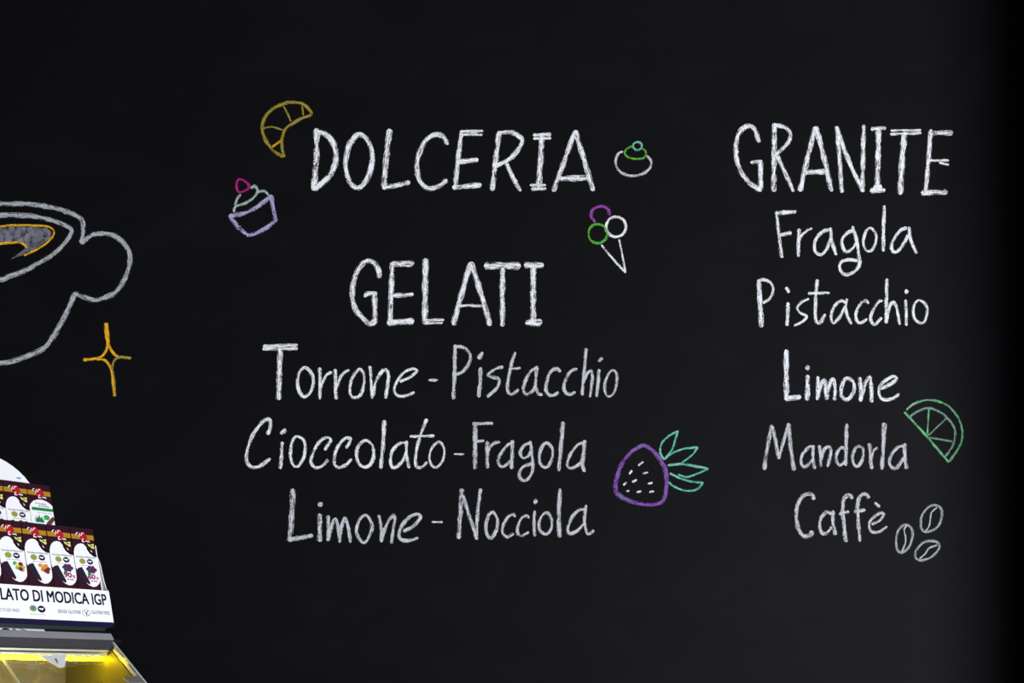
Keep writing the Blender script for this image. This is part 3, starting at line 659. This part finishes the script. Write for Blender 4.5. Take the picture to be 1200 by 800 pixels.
MARON = mat('maroon_ink', srgb(120, 25, 35), 0.5, 0, 0.15, 200); PALEI = mat('pale_ink', srgb(170, 165, 185))
def bconv(a, b, h): return (a*BW, -h, BH-b/1000.0)         # a: 0..1 across, b: mm below the top edge
SHARED = {}
def shared(key, fn):
    if key not in SHARED: SHARED[key] = fn()
    return SHARED[key]
def smooth(P, n=4): return catmull(P, True, n)
def box_print(body, bold=0.02):
    def fn():
        me = text_mesh('t', body, bold=0.04 if body in ('60', '90', '%') else bold); x0, x1, y0, y1 = bounds(me)
        for v in me.vertices: v.co = Vector(((v.co.x-x0)/(x1-x0), 0, (v.co.y-y0)/(y1-y0)))
        return me
    return shared('txt'+body, fn)
def chocolate_box(kind, u, w_, v, label, group):
    y, z = tl(w_, v)
    t = empty('chocolate_box', cpt(u, y, z), (-TILT, 0, ROT)); tag(t, label, 'chocolate box', group)
    def add(name, key, poly, m, layer, parent=None):
        me = shared(key, lambda: prism(name, poly, 0.00012*layer-0.0001, 0.00012*layer+0.00014, bconv))
        o = bpy.data.objects.new(name, me if len(me.materials) == 0 or me.materials[0] == m else me.copy()); col.objects.link(o)
        if len(o.data.materials) == 0: o.data.materials.append(m)
        o.parent = parent or t; return o
    def addtext(name, body, a0, a1, b0, b1, m, layer, parent=None, rot=0):
        me = box_print(body)
        if len(me.materials) == 0: me.materials.append(m)
        o = bpy.data.objects.new(name, me); col.objects.link(o)
        o.scale = ((a1-a0)*BW, 1, (b1-b0)/1000.0); o.location = (a0*BW, -0.00012*layer-0.00016, BH-b1/1000.0)
        o.parent = parent or t; return o
    bme = shared('boxbody', lambda: boxmesh('box_body', (0, 0, 0), (BW, BD, BH), 0.0006))
    o = bpy.data.objects.new('box_body', bme); col.objects.link(o); o.parent = t
    if len(bme.materials) == 0: bme.materials.append(PLUM)
    add('gold_band', 'band', [(0.01, 20), (0.99, 20), (0.99, 34), (0.01, 34)], GOLDI, 1)
    lg = add('heart_emblem', 'heart', smooth([(0.38,16),(0.48,12),(0.57,13),(0.66,20),(0.70,30),(0.61,38),(0.52,44),(0.43,36),(0.31,26)]), REDI, 2)
    for k, p in enumerate(([(0.20,21),(0.25,15),(0.31,14),(0.32,15.8),(0.27,17),(0.235,22),(0.215,23)], [(0.32,28),(0.39,15.5),(0.41,16),(0.36,27),(0.335,29)], [(0.42,23),(0.48,15.5),(0.57,14),(0.57,16),(0.50,17.5),(0.45,24),(0.425,25)],
                           [(0.43,39),(0.47,32.5),(0.53,31.5),(0.53,33.5),(0.485,35),(0.465,39),(0.55,40),(0.55,42),(0.45,42.5)], [(0.60,41),(0.64,36),(0.68,38.5),(0.73,36),(0.79,40),(0.77,42),(0.725,39),(0.68,41.5),(0.645,39.5)])):
        add('script_stroke', 'script%d' % k, p, WHITEC, 4, lg)
    if kind == 'hemp':
        add('white_panel', 'hpanel', [(0.0,72),(0.06,62),(0.2,52),(0.38,47),(0.58,46),(0.78,50),(0.93,57),(1,62),(1,150),(0,150)], WHITEC, 1)
        addtext('caption', 'Cioccolato', 0.25, 0.75, 56, 61, DKI, 2); addtext('caption', 'di Modica', 0.40, 0.85, 63, 68, DKI, 2)
        add('green_band', 'hband', [(0.08,71),(1,71),(1,80),(0.08,80)], GRNI, 2)
        [add('fine_print', 'fineh%d' % k, [(a0, 85), (a1, 85), (a1, 87), (a0, 87)], PALEI, 2) for k, (a0, a1) in enumerate(((0.30, 0.45), (0.48, 0.62), (0.65, 0.72), (0.75, 0.95)))]
        for k in range(7):
            an = math.radians(-75+25*k); ln = 24-abs(k-3)*3.2; cx, cy = 0.36, 115; dx, dy = math.sin(an), -math.cos(an)
            P = [(cx, cy), (cx+(dx*ln*0.5-dy*3)/60, cy+dy*ln*0.5+dx*3), (cx+dx*ln/60, cy+dy*ln), (cx+(dx*ln*0.5+dy*3)/60, cy+dy*ln*0.5-dx*3)]
            add('leaf_print', 'hleaf%d' % k, P, GRNI, 2)
        add('green_seal', 'hseal', disc_b(0.68, 99, 8), LGRN, 3)
        add('bar_print', 'hbar', [(0.62,120),(0.68,112),(0.95,94),(1.0,98),(1.0,106),(0.78,124),(0.68,126)], CHOC, 3)
        return t
    add('sicily_emblem', 'island', [(0.66,45),(0.75,48.5),(0.84,46.5),(0.96,45),(0.92,51),(0.95,58),(0.88,60),(0.78,55),(0.70,52)], YELI, 4)
    add('island_mark', 'islandtxt', [(0.76,50),(0.88,49),(0.88,53),(0.77,53)], GRNI, 5)
    add('dark_swoosh', 'swoosh', [(0.60,46),(0.66,60),(0.78,71),(1,76),(1,84),(0.85,82),(0.7,74),(0.6,62)], BLACKP, 3)
    add('swoosh_glint', 'glint', [(0.75,63),(0.80,66),(0.83,71),(0.78,69)], WHITEC, 5)
    add('white_panel', 'panel', [(0.0,84),(0.02,72),(0.07,62),(0.15,54),(0.26,48.5),(0.38,46.5),(0.50,48.5),(0.60,57),(0.70,68),(0.84,78),(1,82),(1,140),(0.98,154),(0.90,163),(0.78,170),(0.64,172),(0.48,168),(0.32,158),(0.14,140),(0,118)], WHITEC, 2)
    addtext('caption', 'Cioccolato di Modica I.G.P.', 0.08, 0.95, 83.5, 88.5, DKI, 3)
    add('seal', 'sealA', disc_b(0.33, 99, 8.2), SEALI, 3)
    nv = add('seal', 'sealB', disc_b(0.66, 99, 8.2), NAVY, 3)
    add('seal_mark', 'sealM', [(0.66+a*0.16, 99-b*9) for a, b in ((-0.6,0.2),(-0.2,0.3),(0.1,0.15),(0.6,0.45),(0.35,-0.05),(0.1,-0.35),(-0.15,-0.1),(-0.5,-0.1))], WHITEC, 4, nv)
    [add('fine_print', 'finem%d' % k, [(a0, 110), (a1, 110), (a1, 112), (a0, 112)], PALEI, 3) for k, (a0, a1) in enumerate(((0.25, 0.42), (0.45, 0.52), (0.55, 0.80)))]
    add('bar_print', 'bar', [(0.04,124),(0.12,119),(0.27,116),(0.54,160),(0.50,166),(0.30,158),(0.16,146)], DKI, 4)
    if kind in ('sixty', 'ninety'):
        rng = random.Random(3)
        for k, (x, b) in enumerate(((0.52,121),(0.60,116),(0.68,120),(0.75,116),(0.83,122),(0.66,127),(0.74,128),(0.58,128),(0.56,135))):
            add('grape_print', 'grape%d' % k, disc_b(x, b, 5.0), GRNI if k == 8 else GRPI, 4+k % 3)
        addtext('percent_print', '60' if kind == 'sixty' else '90', 0.46, 0.80, 135, 150, MAGI, 4)
        addtext('percent_print', '%', 0.82, 0.94, 142, 150, MAGI, 4)
        [add('fine_print', 'finec%d' % k, [(a0, 153.5), (a1, 153.5), (a1, 156.5), (a0, 156.5)], MAGI, 4) for k, (a0, a1) in enumerate(((0.58, 0.67), (0.70, 0.86)))]
    else:
        mats = {'nuts': (ORI, NUTI, ORI, MARON, ORI, MARON, NUTI, MARON), 'fruit': (LGRN, YELI, MARON, NUTI, OLV, CHOC, OLV, NUTI), 'chilli': (MARON, REDI, MARON, MARON, REDI, MARON, REDI, MARON)}[kind]
        for k, (x, b) in enumerate(((0.56,121),(0.66,124),(0.78,122),(0.86,130),(0.64,133),(0.76,136),(0.70,129),(0.82,138))):
            add('motif_print', 'motif%s%d' % (kind, k), disc_b(x, b, 5.6), mats[k], 4+k % 3)
    return t
def disc_b(a, b, r, n=12): return [(a+r/60*math.cos(6.2832*i/n), b+r*math.sin(6.2832*i/n)) for i in range(n)]
GR1 = 'chocolate boxes in the front row'; GR2 = 'chocolate boxes in the back row'
row1 = [('sixty', 'chocolate box printed 60% with grapes, at the end of the front row'),
        ('ninety', 'chocolate box printed 90% with grapes, in the front row'),
        ('nuts', 'chocolate box with orange and red nut print, beside the box printed 90%'),
        ('fruit', 'chocolate box with green, yellow and brown fruit print in the front row'),
        ('chilli', 'front row chocolate box with red fruit print, beyond the fruit print one'),
        ('nuts', 'chocolate box with orange and red nut print, last of the front row')]
for i, (k, lab) in enumerate(row1):
    chocolate_box(k, -0.0722-0.0615*i, 0.012, 0.0812, lab, GR1)
row2 = [('hemp', 'chocolate box with green leaf print and green band, in the back row'),
        ('chilli', 'back row chocolate box with red print, next to the green leaf one'),
        ('fruit', 'chocolate box with fruit print in the back row'),
        ('nuts', 'chocolate box with orange nut print in the back row'),
        ('chilli', 'back row chocolate box with red print, far from the green leaf one')]
for i, (k, lab) in enumerate(row2):
    chocolate_box(k, -0.1415-0.0608*i, 0.080, 0.2372, lab, GR2)
